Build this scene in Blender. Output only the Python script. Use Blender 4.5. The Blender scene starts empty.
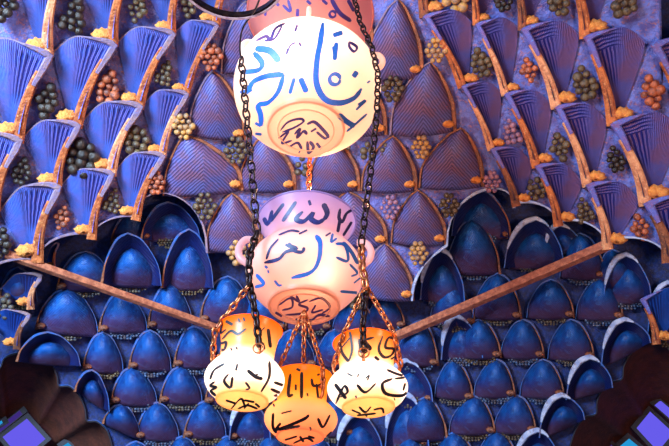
import bpy, bmesh, math, random
from mathutils import Vector, Matrix
from mathutils.bvhtree import BVHTree
random.seed(7)
scene = bpy.context.scene
COL = scene.collection
W, H, F = 669, 446, 660.0
PITCH = math.radians(38.2)
CAM = Vector((0, 0, 1.6))

# ------------------------------------------------------------------ camera
cd = bpy.data.cameras.new('camera'); cam = bpy.data.objects.new('camera', cd); COL.objects.link(cam)
cam.location = CAM; cam.rotation_euler = (math.pi/2 + PITCH, 0, 0)
cd.sensor_width = 36; cd.lens = 36*F/W; cd.clip_start = .05
scene.camera = cam
RGT = Vector((1, 0, 0)); UP = Vector((0, -math.sin(PITCH), math.cos(PITCH))); FWD = Vector((0, math.cos(PITCH), math.sin(PITCH)))

def ray(px, py):
    return (FWD + RGT*((px-W/2)/F) + UP*((H/2-py)/F)).normalized()
SC = Vector((0, 1.9, 1.2)); SR = 5.45       # the vault is part of a sphere
def S(px, py, h=0.0):
    """point of the vault seen at (px,py), standing h proud of the plaster ground"""
    d = ray(px, py); c = SC - CAM; b = d.dot(c); R = SR - h
    return CAM + d*(b + math.sqrt(b*b - c.dot(c) + R*R))
def N(p): return (SC - p).normalized()      # inward normal
def at(px, py, Y):
    d = ray(px, py); return CAM + d*(Y/d.y)

# ------------------------------------------------------------------ materials
def srgb(r, g, b):
    f = lambda c: (c/12.92 if c <= .04045 else ((c+.055)/1.055)**2.4)
    return (f(r/255), f(g/255), f(b/255), 1)
class NT:
    def __init__(s, name):
        s.m = bpy.data.materials.new(name); s.m.use_nodes = True; s.t = s.m.node_tree; s.t.nodes.clear()
        s.out = s.n('ShaderNodeOutputMaterial')
    def n(s, typ, **kw):
        nd = s.t.nodes.new(typ)
        for k, v in kw.items(): setattr(nd, k, v)
        return nd
    def l(s, a, b): s.t.links.new(a, b)
    def math(s, op, a, b=None, c=None):
        nd = s.n('ShaderNodeMath', operation=op)
        for i, v in enumerate((a, b, c)):
            if v is None: continue
            if isinstance(v, (int, float)): nd.inputs[i].default_value = v
            else: s.l(v, nd.inputs[i])
        return nd.outputs[0]
    def noise(s, scale, detail=4, dist=0.0, rough=.6):
        tc = s.n('ShaderNodeTexCoord'); nz = s.n('ShaderNodeTexNoise')
        nz.inputs['Scale'].default_value = scale; nz.inputs['Detail'].default_value = detail
        nz.inputs['Distortion'].default_value = dist; nz.inputs['Roughness'].default_value = rough
        s.l(tc.outputs['Object'], nz.inputs['Vector']); return nz.outputs['Fac']
    def ramp(s, fac, a, b):
        mr = s.n('ShaderNodeMapRange', interpolation_type='SMOOTHSTEP'); s.l(fac, mr.inputs['Value'])
        mr.inputs['From Min'].default_value = a; mr.inputs['From Max'].default_value = b
        return mr.outputs['Result']
    def mix(s, fac, a, b):
        mx = s.n('ShaderNodeMix', data_type='RGBA')
        if isinstance(fac, (int, float)): mx.inputs['Factor'].default_value = fac
        else: s.l(fac, mx.inputs['Factor'])
        for k, v in (('A', a), ('B', b)):
            sock = [i for i in mx.inputs if i.name == k and i.type == 'RGBA'][0]
            if isinstance(v, tuple): sock.default_value = v
            else: s.l(v, sock)
        return [o for o in mx.outputs if o.type == 'RGBA'][0]
    def bsdf(s, color, rough=.6, height=None, strength=.5, distance=.01, **kw):
        p = s.n('ShaderNodeBsdfPrincipled'); p.inputs['Roughness'].default_value = rough
        if isinstance(color, tuple): p.inputs['Base Color'].default_value = color
        else: s.l(color, p.inputs['Base Color'])
        for k, v in kw.items(): p.inputs[k.replace('_', ' ')].default_value = v
        if height is not None:
            b = s.n('ShaderNodeBump'); b.inputs['Strength'].default_value = strength; b.inputs['Distance'].default_value = distance
            s.l(height, b.inputs['Height']); s.l(b.outputs[0], p.inputs['Normal'])
        s.l(p.outputs[0], s.out.inputs[0]); return p

def plaster(name, c1, c2, c3=None, sc=9, rough=.55, bump=.5, **kw):
    t = NT(name); col = t.mix(t.ramp(t.noise(sc, 5), .35, .65), c1, c2)
    if c3: col = t.mix(t.math('MULTIPLY', t.ramp(t.noise(sc*3.2, 6, .6), .52, .68), .75), col, c3)
    t.bsdf(col, rough, t.noise(sc*5, 6), bump, .02, **kw); return t.m

def fan_mat(name, c1, c2, cd, side=0, freq=15):
    t = NT(name); tc = t.n('ShaderNodeTexCoord'); sp = t.n('ShaderNodeSeparateXYZ'); t.l(tc.outputs['UV'], sp.inputs[0])
    u, v = sp.outputs[0], sp.outputs[1]
    wob = t.math('MULTIPLY', t.noise(7, 2), .05)
    uu = t.math('ADD', u, wob)
    st = t.math('SINE', t.math('MULTIPLY', uu, freq*6.283))
    fine = t.math('SINE', t.math('MULTIPLY', uu, freq*2.7*6.283))
    groove = t.ramp(st, -.15, .35)
    mask = t.math('MULTIPLY', t.ramp(u, .34, .50), t.math('MULTIPLY', t.ramp(v, .30, .5), t.ramp(v, .95, .90)))
    if side:
        vs = t.math('SINE', t.math('MULTIPLY', t.math('ADD', v, wob), 24*6.283))
        m2 = t.math('MULTIPLY', t.math('MULTIPLY', t.ramp(v, .78, .82), t.ramp(u, .30, .5)), t.ramp(vs, -.2, .5))
        m1 = t.math('MULTIPLY', t.math('MULTIPLY', groove, mask), t.ramp(v, .84, .80))
        dark = t.math('MAXIMUM', m1, m2)
    else:
        dark = t.math('MULTIPLY', groove, mask)
    base = t.mix(t.ramp(t.noise(6, 5), .36, .64), c1, c2)
    base = t.mix(t.math('MULTIPLY', t.ramp(fine, .1, .8), .40), base, cd)
    col = t.mix(t.math('MULTIPLY', dark, .95), base, cd)
    hgt = t.math('SUBTRACT', t.math('MULTIPLY', t.noise(40, 5), .5), t.math('ADD', t.math('MULTIPLY', dark, 1.0), t.math('MULTIPLY', fine, .22)))
    t.bsdf(col, .5, hgt, .8, .015); return t.m

def chev_mat(name, c1, c2, cd, freq=15, amt=.6, umber=False):
    t = NT(name); tc = t.n('ShaderNodeTexCoord'); sp = t.n('ShaderNodeSeparateXYZ'); t.l(tc.outputs['UV'], sp.inputs[0])
    u, v = sp.outputs[0], sp.outputs[1]
    ax = t.math('ABSOLUTE', t.math('ADD', u, -.03))
    ph = t.math('ADD', t.math('ADD', v, t.math('MULTIPLY', ax, .62)), t.math('MULTIPLY', t.noise(6, 3), .10))
    st = t.math('SINE', t.math('MULTIPLY', ph, freq*6.283))
    g = t.ramp(st, -.1, .7)
    base = t.mix(t.ramp(t.noise(7, 5), .36, .64), c1, c2)
    col = t.mix(t.math('MULTIPLY', g, amt), base, cd)
    if umber:
        col = t.mix(t.math('MULTIPLY', t.ramp(t.noise(13, 6, 1.2), .52, .70), .5), col, srgb(70,140,214))
        col = t.mix(t.math('MULTIPLY', t.ramp(t.noise(19, 5, .8), .54, .66), .5), col, srgb(4,34,96))
    if umber:      # red-brown painted in for the shade and warm glow at each shell's foot
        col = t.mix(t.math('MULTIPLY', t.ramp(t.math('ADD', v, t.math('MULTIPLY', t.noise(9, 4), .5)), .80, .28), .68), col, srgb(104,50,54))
    hgt = t.math('SUBTRACT', t.math('MULTIPLY', t.noise(40, 5), .6), g)
    t.bsdf(col, .5, hgt, .85, .014); return t.m

def metal(name, c, rough=.35, c2=None, mt=1.0):
    t = NT(name); col = t.mix(t.ramp(t.noise(30, 4), .4, .65), c, c2 or c)
    t.bsdf(col, rough, t.noise(80, 3), .2, .002, Metallic=mt); return t.m

M = {}
M['ground'] = plaster('lavender_plaster', srgb(112,126,208), srgb(88,78,146), srgb(176,110,100), 11, .55, 1)
M['fan_left'] = fan_mat('carved_fan_plaster', srgb(78,118,228), srgb(112,112,206), srgb(2,22,110))
M['fan_right'] = fan_mat('carved_fan_plaster_violet', srgb(96,94,176), srgb(124,86,132), srgb(2,18,110), 1)  # same plaster as the left fans, with warm lamplight put into its colour
M['fan_deep'] = fan_mat('carved_fan_plaster_blue', srgb(30,92,200), srgb(20,74,176), srgb(6,30,110))
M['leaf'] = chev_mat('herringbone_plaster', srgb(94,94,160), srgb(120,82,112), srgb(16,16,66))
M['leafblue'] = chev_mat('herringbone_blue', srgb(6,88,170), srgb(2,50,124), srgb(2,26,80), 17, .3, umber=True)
M['wall'] = plaster('deep_blue_plaster', srgb(8,44,120), srgb(10,20,66), srgb(70,70,100), 30)
M['rib'] = plaster('ochre_rib', srgb(210,116,60), srgb(150,74,42), srgb(234,156,96), 10, .5, .6)
M['rib_peach'] = plaster('peach_rib', srgb(232,160,112), srgb(190,112,76), srgb(244,190,140), 12, .5, .6)
M['rib_dark'] = plaster('brown_rib', srgb(150,84,52), srgb(100,58,44), srgb(190,116,72), 12, .5, .6)
M['ribblue'] = plaster('violet_rim', srgb(90,96,180), srgb(120,86,140), srgb(80,140,220), 12, .5, .5)
M['navy'] = chev_mat('navy_niche', srgb(12,34,104), srgb(26,26,88), srgb(4,12,60), 15, .3)  # dark colour stands for the shade inside the open hollows
M['ribgrey'] = plaster('greyed_rib', srgb(120,100,130), srgb(150,118,120), srgb(110,110,180), 12, .5, .5)
M['rimlow'] = plaster('pale_blue_rim', srgb(40,96,176), srgb(74,84,130), srgb(130,92,92), 10, .45, .4)
M['rimwhite'] = plaster('chalky_rim', srgb(186,196,222), srgb(140,156,200), srgb(130,110,120), 10, .45, .4)
M['gold'] = plaster('gilded_boss', srgb(244,158,70), srgb(214,112,44), srgb(250,190,110), 25, .4, .8)
for k, a, b in (('grape_dark', (24,15,14), (54,40,32)), ('grape_olive', (104,82,54), (58,44,38)), ('grape_rust', (190,98,60), (104,54,44)),
                ('grape_yellow', (196,140,66), (140,110,90)), ('grape_pink', (168,110,116), (104,80,120)), ('grape_night', (46,52,70), (96,80,60)), ('grape_slate', (60,90,130), (70,56,60))):
    M[k] = plaster(k, srgb(*a), srgb(*b), None, 26, .35, .4)
M['wood'] = plaster('oiled_wood', srgb(186,112,80), srgb(140,74,52), srgb(96,52,44), 22, .4, .3)
M['umber'] = plaster('dark_umber_plaster', srgb(104,48,32), srgb(80,38,26), srgb(120,62,42), 9, .7, .5)
M['frame'] = plaster('dark_frame', srgb(26,22,34), srgb(34,30,46), None, 30, .6, .2)
M['iron'] = metal('black_iron', srgb(34,22,26), .4, srgb(70,44,36), .8)
M['brass'] = metal('warm_brass', srgb(206,120,70), .35, srgb(150,78,52), .8)
M['steelpale'] = metal('pale_rim_metal', srgb(210,170,170), .4, srgb(180,130,140), .3)
def emis(name, c, s):
    t = NT(name); e = t.n('ShaderNodeEmission'); e.inputs[0].default_value = c; e.inputs[1].default_value = s
    t.l(e.outputs[0], t.out.inputs[0]); return t.m
M['pane_violet'] = emis('violet_lit_glass', srgb(104,92,236), 1.0)
M['pane_cyan'] = emis('cyan_lit_glass', srgb(40,160,225), .9)
M['pane_dim'] = emis('dim_violet_glass', srgb(86,60,170), .5)
def ink(name, a, b):
    t = NT(name); t.bsdf(t.mix(t.ramp(t.noise(60, 3), .4, .6), srgb(*a), srgb(*b)), .5, Emission_Strength=0.0); return t.m
M['ink_blue'] = ink('cobalt_enamel', (28,90,170), (50,96,170))
M['ink_navy'] = ink('navy_enamel', (26,26,74), (40,40,92))
M['ink_plum'] = ink('plum_enamel', (84,44,96), (60,50,120))
M['ink_black'] = ink('black_enamel', (34,24,30), (46,34,40))

def glass(name, stops, glow, trans=1.0):
    """enamelled lamp glass: tinted along its height, lets the bulb through and gives off light itself"""
    t = NT(name); tc = t.n('ShaderNodeTexCoord'); sp = t.n('ShaderNodeSeparateXYZ'); t.l(tc.outputs['UV'], sp.inputs[0])
    cr = t.n('ShaderNodeValToRGB'); cr.color_ramp.interpolation = 'EASE'
    el = cr.color_ramp.elements
    while len(el) < len(stops): el.new(.5)
    for e, (p, c) in zip(el, stops): e.position = p; e.color = srgb(*c)
    vv = t.math('ADD', sp.outputs[1], t.math('MULTIPLY', t.math('SUBTRACT', t.noise(9, 3), .5), .10))
    t.l(vv, cr.inputs[0]); c = cr.outputs[0]
    tr = t.n('ShaderNodeBsdfTranslucent'); t.l(c, tr.inputs[0])
    df = t.n('ShaderNodeBsdfPrincipled'); t.l(c, df.inputs['Base Color']); df.inputs['Roughness'].default_value = .25
    ms = t.n('ShaderNodeMixShader'); ms.inputs[0].default_value = .35; t.l(tr.outputs[0], ms.inputs[1]); t.l(df.outputs[0], ms.inputs[2])
    em = t.n('ShaderNodeEmission'); t.l(c, em.inputs[0]); em.inputs[1].default_value = glow
    ad = t.n('ShaderNodeAddShader'); t.l(ms.outputs[0], ad.inputs[0]); t.l(em.outputs[0], ad.inputs[1]); t.l(ad.outputs[0], t.out.inputs[0]); return t.m

# ------------------------------------------------------------------ object helpers
def obj(name, verts, faces, m, parent=None, uvs=None, smooth=True, origin=None):
    me = bpy.data.meshes.new(name)
    if origin is None:
        origin = sum(verts, Vector())/max(1, len(verts))
    o = bpy.data.objects.new(name, me)
    me.from_pydata([v - origin for v in verts], [], faces); me.materials.append(m)
    if uvs:
        ul = me.uv_layers.new(name='UVMap')
        for lp in me.loops: ul.data[lp.index].uv = uvs[lp.vertex_index]
    if smooth:
        for p in me.polygons: p.use_smooth = True
    COL.objects.link(o)
    o.location = origin - (parent_world(parent) if parent else Vector())
    if parent: o.parent = parent
    return o
def parent_world(p):
    v = Vector(p.location)
    while p.parent: p = p.parent; v += p.location
    return v
def thing(name, label, cat, loc, group=None):
    o = bpy.data.objects.new(name, None); COL.objects.link(o); o.location = loc; o.empty_display_size = .1
    o['label'] = label; o['category'] = cat
    if group: o['group'] = group
    return o
def tag(o, label, cat, group=None):
    o['label'] = label; o['category'] = cat
    if group: o['group'] = group
def catmull(pts, k=8):
    P = [tuple(float(c) for c in p) for p in pts]
    if len(P) == 2: P = [P[0], tuple((a+b)/2 for a, b in zip(*P)), P[1]]
    E = [tuple(2*a-b for a, b in zip(P[0], P[1]))] + P + [tuple(2*a-b for a, b in zip(P[-1], P[-2]))]
    out = []
    for i in range(1, len(E)-2):
        p0, p1, p2, p3 = E[i-1:i+3]
        for j in range(k):
            t = j/k
            out.append(tuple(.5*((2*b)+(-a+c)*t+(2*a-5*b+4*c-d)*t*t+(-a+3*b-3*c+d)*t**3) for a, b, c, d in zip(p0, p1, p2, p3)))
    out.append(P[-1]); return out
def resample(pts, n):
    d = [0]
    for a, b in zip(pts, pts[1:]): d.append(d[-1] + math.hypot(a[0]-b[0], a[1]-b[1]))
    out = []; j = 0
    for i in range(n):
        s = d[-1]*i/(n-1)
        while j < len(d)-2 and d[j+1] < s: j += 1
        t = (s-d[j])/max(1e-9, d[j+1]-d[j])
        out.append((pts[j][0]+(pts[j+1][0]-pts[j][0])*t, pts[j][1]+(pts[j+1][1]-pts[j][1])*t))
    return out

UPH = .42      # the upper tier overhangs the lower by this much

def shell(name, outline, Q, h0, hr, mat, parent, uvf, nr=12, prof=None, edge=None):
    """concave shell spanned from its foot Q to the arched outline"""
    n = len(outline); vs = []; uv = []
    for i in range(nr+1):
        r = i/nr
        pf = prof(r) if prof else (1-math.sqrt(max(0, 1-r*r*.96)))/.8
        for k, (x, y) in enumerate(outline):
            hh = h0 + (hr-h0)*pf*(edge(k/(n-1)) if edge else 1)
            px, py = Q[0]+(x-Q[0])*r, Q[1]+(y-Q[1])*r
            vs.append(S(px, py, hh)); uv.append(uvf(k/(n-1), r, px, py))
    fs = []
    for i in range(nr):
        for k in range(n-1):
            a = i*n+k; fs.append((a, a+1, a+n+1, a+n))
    return obj(name, vs, fs, mat, parent, uv)

def band(name, line, wfun, hb, ht, mat, parent, side=0.0, taper=True):
    """raised moulding that follows a line on the vault: hb its foot, ht its crest"""
    n = len(line); vs = []
    for k, (x, y) in enumerate(line):
        a = line[max(0, k-1)]; b = line[min(n-1, k+1)]
        dx, dy = b[0]-a[0], b[1]-a[1]; L = math.hypot(dx, dy) or 1; nx, ny = -dy/L, dx/L
        t = k/(n-1); w = wfun(t)
        c = side*w
        def q(s, h): return S(x+nx*(s*w+c), y+ny*(s*w+c), h)
        e = ht if not callable(ht) else ht(t)
        vs += [q(-.5, hb), q(-.5, e-.012), q(-.32, e), q(.32, e), q(.5, e-.012), q(.5, hb)]
    fs = []
    for k in range(n-1):
        for j in range(5):
            a = k*6+j; fs.append((a, a+1, a+7, a+6))
    fs.append(tuple(range(6))); fs.append(tuple(range((n-1)*6+5, (n-1)*6-1, -1)))
    o = obj(name, vs, fs, mat, parent, smooth=False)
    return o

def boss(px, py, h, r, parent, lean=0, mat='gold'):
    """small gilded shell at the foot of a rib: ribbed half dome"""
    c = S(px, py, h); n = N(c); ux = RGT - n*RGT.dot(n); ux.normalize(); uy = n.cross(ux)
    if uy.z < 0: uy = -uy
    ca, sa = math.cos(lean), math.sin(lean); ux, uy = ux*ca+uy*sa, uy*ca-ux*sa
    k = (c-CAM).length/F; R = r*k; vs = [c + n*R*.8 - uy*R*.3]; fs = []
    A = 22; B = 5
    for j in range(1, B+1):
        ph = j/B*math.pi/2
        for i in range(A):
            th = i/A*2*math.pi; fl = 1 + .16*math.cos(th*9)*(j/B) * (1 if math.sin(th) > -.2 else 0)
            rr = R*math.sin(ph)*fl
            vs.append(c + ux*rr*math.cos(th)*1.15 + uy*(rr*math.sin(th)*.75) + n*(R*.8*math.cos(ph) - .01*(j == B)))
    for i in range(A): fs.append((0, 1+i, 1+(i+1) % A))
    for j in range(B-1):
        for i in range(A):
            a = 1+j*A+i; b = 1+j*A+(i+1) % A; fs.append((a, a+A, b+A, b))
    return obj('boss', vs, fs, M[mat], parent)

def ico(sub=1):
    bm = bmesh.new(); bmesh.ops.create_icosphere(bm, subdivisions=sub, radius=1)
    v = [Vector(x.co) for x in bm.verts]; f = [tuple(y.index for y in x.verts) for x in bm.faces]; bm.free(); return v, f
ICV, ICF = ico(2)
def grapes(px, py, h, size, mat, parent, lean=0.0, flat=False, rows=None):
    """a bunch of grapes modelled in relief"""
    rnd = random.Random(int(px*7+py*13)); vs = []; fs = []
    rows = rows or ([3, 4, 3] if flat else [1, 2, 3, 4, 3, 2])
    r = size/len(rows)*(.50 if flat else .60)
    spots = []
    for i, nrow in enumerate(rows):
        for j in range(nrow):
            x = (j-(nrow-1)/2)*r*(2.2 if flat else 1.9) + rnd.uniform(-.2, .2)*r; y = (i-(len(rows)-1)/2)*r*1.65 + rnd.uniform(-.2, .2)*r
            spots.append((x*math.cos(lean)-y*math.sin(lean), x*math.sin(lean)+y*math.cos(lean), rnd.uniform(.75, 1.15)*r))
    for x, y, rr in spots:
        c = S(px+x, py+y, h + rnd.uniform(.0, .02)); k = (c-CAM).length/F; b = len(vs); n = N(c)
        c = c + n*rr*k*.45
        vs += [c + v*rr*k for v in ICV]; fs += [tuple(b+i for i in f) for f in ICF]
    return obj('grape_cluster', vs, fs, M[mat], parent)

# ------------------------------------------------------------------ edges of the two tiers
def lobe(a, b, bulge, n=14, skew=.5):
    out = []
    for i in range(n):
        t = i/(n-1); x = a[0]+(b[0]-a[0])*(.5-.5*math.cos(math.pi*t)); yb = a[1]+(b[1]-a[1])*t
        out.append((x, yb - bulge*math.sin(math.pi*t)**.8))
    return out
UE = []
for a, b, bu in (((-260,330),(-60,300),25), ((-60,300),(-14,278),12), ((-14,278),(38,264),10), ((38,264),(92,241),16), ((92,241),(136,221),12), ((136,221),(207,254),42), ((207,254),(260,262),4),
                 ((260,262),(362,296),2), ((362,296),(412,302),2), ((412,302),(447,247),14), ((447,247),(514,209),36), ((514,209),(558,227),14),
                 ((558,227),(607,250),16), ((607,250),(668,264),18), ((668,264),(740,300),22), ((740,300),(930,340),25)):
    seg = lobe(a, b, bu); UE += seg if not UE else seg[1:]
LE = [(-260,420),(-60,400),(-44,374),(-22,362),(-2,369),(5,358),(20,353),(38,354),(51,364),(57,376),(59,386),(70,387),(80,397),(85,409),(87,421),(97,422),(107,431),(112,446),(114,462),(130,480),(140,520),(160,560)]
RE = [(520,560),(545,520),(556,480),(566,458),(570,446),(576,429),(585,418),(596,414),(597,402),(602,391),(611,383),(622,379),(624,366),(631,354),(642,345),(655,341),(669,341),(690,350),(708,372),(740,400),(930,430)]
def yfun(pts):
    def f(x):
        for a, b in zip(pts, pts[1:]):
            if a[0] <= x <= b[0] and b[0] > a[0]: return a[1]+(b[1]-a[1])*(x-a[0])/(b[0]-a[0])
        return pts[0][1] if x < pts[0][0] else pts[-1][1]
    return f

def sheet(name, xs, top, bot, h, mat, rows=26, skirt=None):
    vs = []; fs = []
    for i, (x, y1) in enumerate(zip(xs, bot)):
        tp = top(x) if callable(top) else top
        for j in range(rows+1):
            vs.append(S(x, tp + (y1-tp)*j/rows, h))
    R1 = rows+1; n = len(xs)
    for i in range(n-1):
        for j in range(rows):
            a = i*R1+j; fs.append((a, a+1, a+R1+1, a+R1))
    if skirt is not None:
        b = len(vs)
        for x, y1 in zip(xs, bot):      # thickness: straight back along the normal
            p = S(x, y1, h); vs.append(p); vs.append(p - N(p)*(h-skirt))
        for i in range(n-1):
            a = b+2*i; fs.append((a, a+1, a+3, a+2))
    return obj(name, vs, fs, mat)
# upper tier
hole_x = 661
ue_pts = [p for p in UE]
ue_pts = [p for p in UE if p[0] < 658] + [(658, yfun(UE)(658)), (662, yfun(UE)(662))] + [p for p in UE if p[0] > 662]
ceiling = sheet('ceiling', [p[0] for p in ue_pts], lambda x: -190 if x < 660 else 44, [p[1] for p in ue_pts], UPH, M['ground'], 40, skirt=.06)
ceiling['kind'] = 'structure'
for q, (x0, x1, wd, mt) in enumerate(((-14, 208, 3.0, 'ribgrey'), (412, 515, 3.4, 'rimwhite'), (514, 669, 4.0, 'rimwhite'))):
    ln = [p for p in UE if x0 <= p[0] <= x1]
    o = band('trim_%d' % (q+5), [(x, y-1) for x, y in ln], lambda t: wd*(.75+.25*math.sin(t*20)), UPH-.02, UPH+.09, M[mt], None, 0); o['kind'] = 'structure'
allb = LE + [(160+12*k, 560) for k in range(1, 30)] + RE
wall = sheet('wall_back', [p[0] for p in allb], -190, [p[1] for p in allb], 0, M['wall'], 60, skirt=-.12)
wall['kind'] = 'structure'

# ------------------------------------------------------------------ upper tier: lattice of fan cells
LEFT = [[(-2,-60),(-26,52),(-52,150),(-80,236)],
        [(64,-34),(48,57),(18,142),(-6,218),(-30,282)],
        [(131,-32),(113,46),(77,127),(57,189),(38,262)],
        [(184,-30),(172,35),(139,108),(111,175),(92,239)],
        [(236,-35),(216,26),(186,95),(162,157),(136,220)]]
RIGHT = [[(404,-50),(424,17),(462,87),(491,150),(516,206)],
         [(464,-38),(476,25),(505,95),(536,167),(558,226)],
         [(508,-38),(522,30),(556,108),(587,186),(607,249)],
         [(562,-44),(585,38),(612,125),(645,205),(668,262)],
         [(630,-60),(652,46),(688,132),(722,214),(745,285)],
         [(700,-60),(730,54),(768,140),(800,225),(820,290)]]
G_L = {(1,0):'grape_dark',(2,0):'grape_dark',(3,0):'grape_olive',(4,0):'grape_olive',(2,1):'grape_dark',(3,1):'grape_rust',(4,1):'grape_olive',
       (2,2):'grape_dark',(3,2):'grape_dark',(4,2):'grape_olive',(2,3):'grape_dark',(3,3):'grape_rust',(4,3):'grape_olive'}
G_R = {(0,0):'grape_yellow',(0,1):'grape_olive',(0,2):'grape_pink',(1,0):'grape_dark',(1,1):'grape_rust',(1,2):'grape_olive',(1,3):'grape_olive',
       (2,1):'grape_olive',(2,2):'grape_dark',(2,3):'grape_rust',(3,1):'grape_rust',(3,2):'grape_dark',(3,3):'grape_olive'}
def fan_cell(A, B, Fo, A2, sgn, matf, gm, i, j, parent, h=UPH):
    """A and B the ends of the arch, rib runs from B to its foot Fo; grapes beside the far rib A-A2"""
    rnd = random.Random(i*31+j*7+int(B[0]))
    span = math.hypot(A[0]-B[0], A[1]-B[1])
    pk = (A[0]*.55+B[0]*.45 , A[1]*.45+B[1]*.55 - span*.21)
    pk2 = (A[0]*.18+B[0]*.82, A[1]*.1+B[1]*.9 - span*.09)
    A0 = A; A = (A[0]*.93+B[0]*.07, A[1]*.93+B[1]*.07 - span*.03)
    arc = resample(catmull([A, (A[0]*.84+B[0]*.16, A[1]*.84+B[1]*.16-span*.12), pk, pk2, B], 10), 30)
    Q = (Fo[0]-sgn*span*.12, Fo[1]-span*.06)
    st = (A[0]*.80+Q[0]*.20, A[1]*.80+Q[1]*.20)
    outline = [st] + arc[1:] + [(B[0]+(Fo[0]-B[0])*t - sgn*span*.08*math.sin(math.pi*t), B[1]+(Fo[1]-B[1])*t) for t in (.15, .3, .45, .6, .75, .9)]
    sh = shell('fan_niche', outline, Q, h+.010, h+.13, matf, parent, lambda u, r, x, y: (u*36/30*.82, r), nr=16,
               prof=lambda r: r**1.7, edge=lambda u: .12+.88*min(1, max(0, (u-.0)/.35))**1.3)
    bow = -sgn*span*.085
    line = resample(catmull([(B[0], B[1]-span*.02), (B[0]*.66+Fo[0]*.34+bow*.9, B[1]*.66+Fo[1]*.34), (B[0]*.33+Fo[0]*.67+bow*.9, B[1]*.33+Fo[1]*.67), (Fo[0]-sgn*span*.01, Fo[1]+span*.01)], 8), 26)
    cap = arc + line[1:10]
    band('arch_rim', cap, lambda t: span*(.03+.085*max(0, min(1, (t-.45)/.35)) - .05*max(0, (t-.85)/.15)), h-.01, lambda t: h+.155*(.15+.85*min(1, t/.5)), M['ribgrey'] if sgn > 0 else M['ribblue'], sh, -.25)
    band('rib', line[5:], lambda t: span*(.10+.085*t), h-.01, lambda t: h+.15-.05*t, M['rib_dark'] if rnd.random() < .25 else M[rnd.choice(['rib', 'rib', 'rib_peach'])], sh, 0)
    boss(Fo[0]-sgn*span*.17, Fo[1]-span*.17, h+.07, span*.115, sh)
    if gm:
        A = A0; gx = sgn*span*.07 + A[0]*.33+A2[0]*.42+Fo[0]*.25; gy = A[1]*.45+A2[1]*.31+Fo[1]*.24
        low = h == UPH and max(Fo[1], A2[1]) > 202 and j >= 2
        grapes(gx, gy - (6 if low else 0), h+.05, min(36, span*(.46 if low else .58)), gm, parent, lean=sgn*.28, rows=rnd.choice([[1,2,3,3,2],[1,2,3,2,1],[1,2,2,3,3],[2,3,3,2]]))
for i in range(1, len(LEFT)):
    for j in range(min(len(LEFT[i]), len(LEFT[i-1]))-1):
        fan_cell(LEFT[i-1][j], LEFT[i][j], LEFT[i][j+1], LEFT[i-1][j+1], 1, M['fan_left'], G_L.get((i, j), 'grape_dark'), i, j, ceiling)
for i in range(len(RIGHT)-1):
    for j in range(min(len(RIGHT[i]), len(RIGHT[i+1]))-1):
        if i >= 4 and j == 0: continue
        fan_cell(RIGHT[i+1][j], RIGHT[i][j], RIGHT[i][j+1], RIGHT[i+1][j+1], -1, M['fan_right'], G_R.get((i, j), 'grape_olive'), i, j, ceiling)

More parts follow.
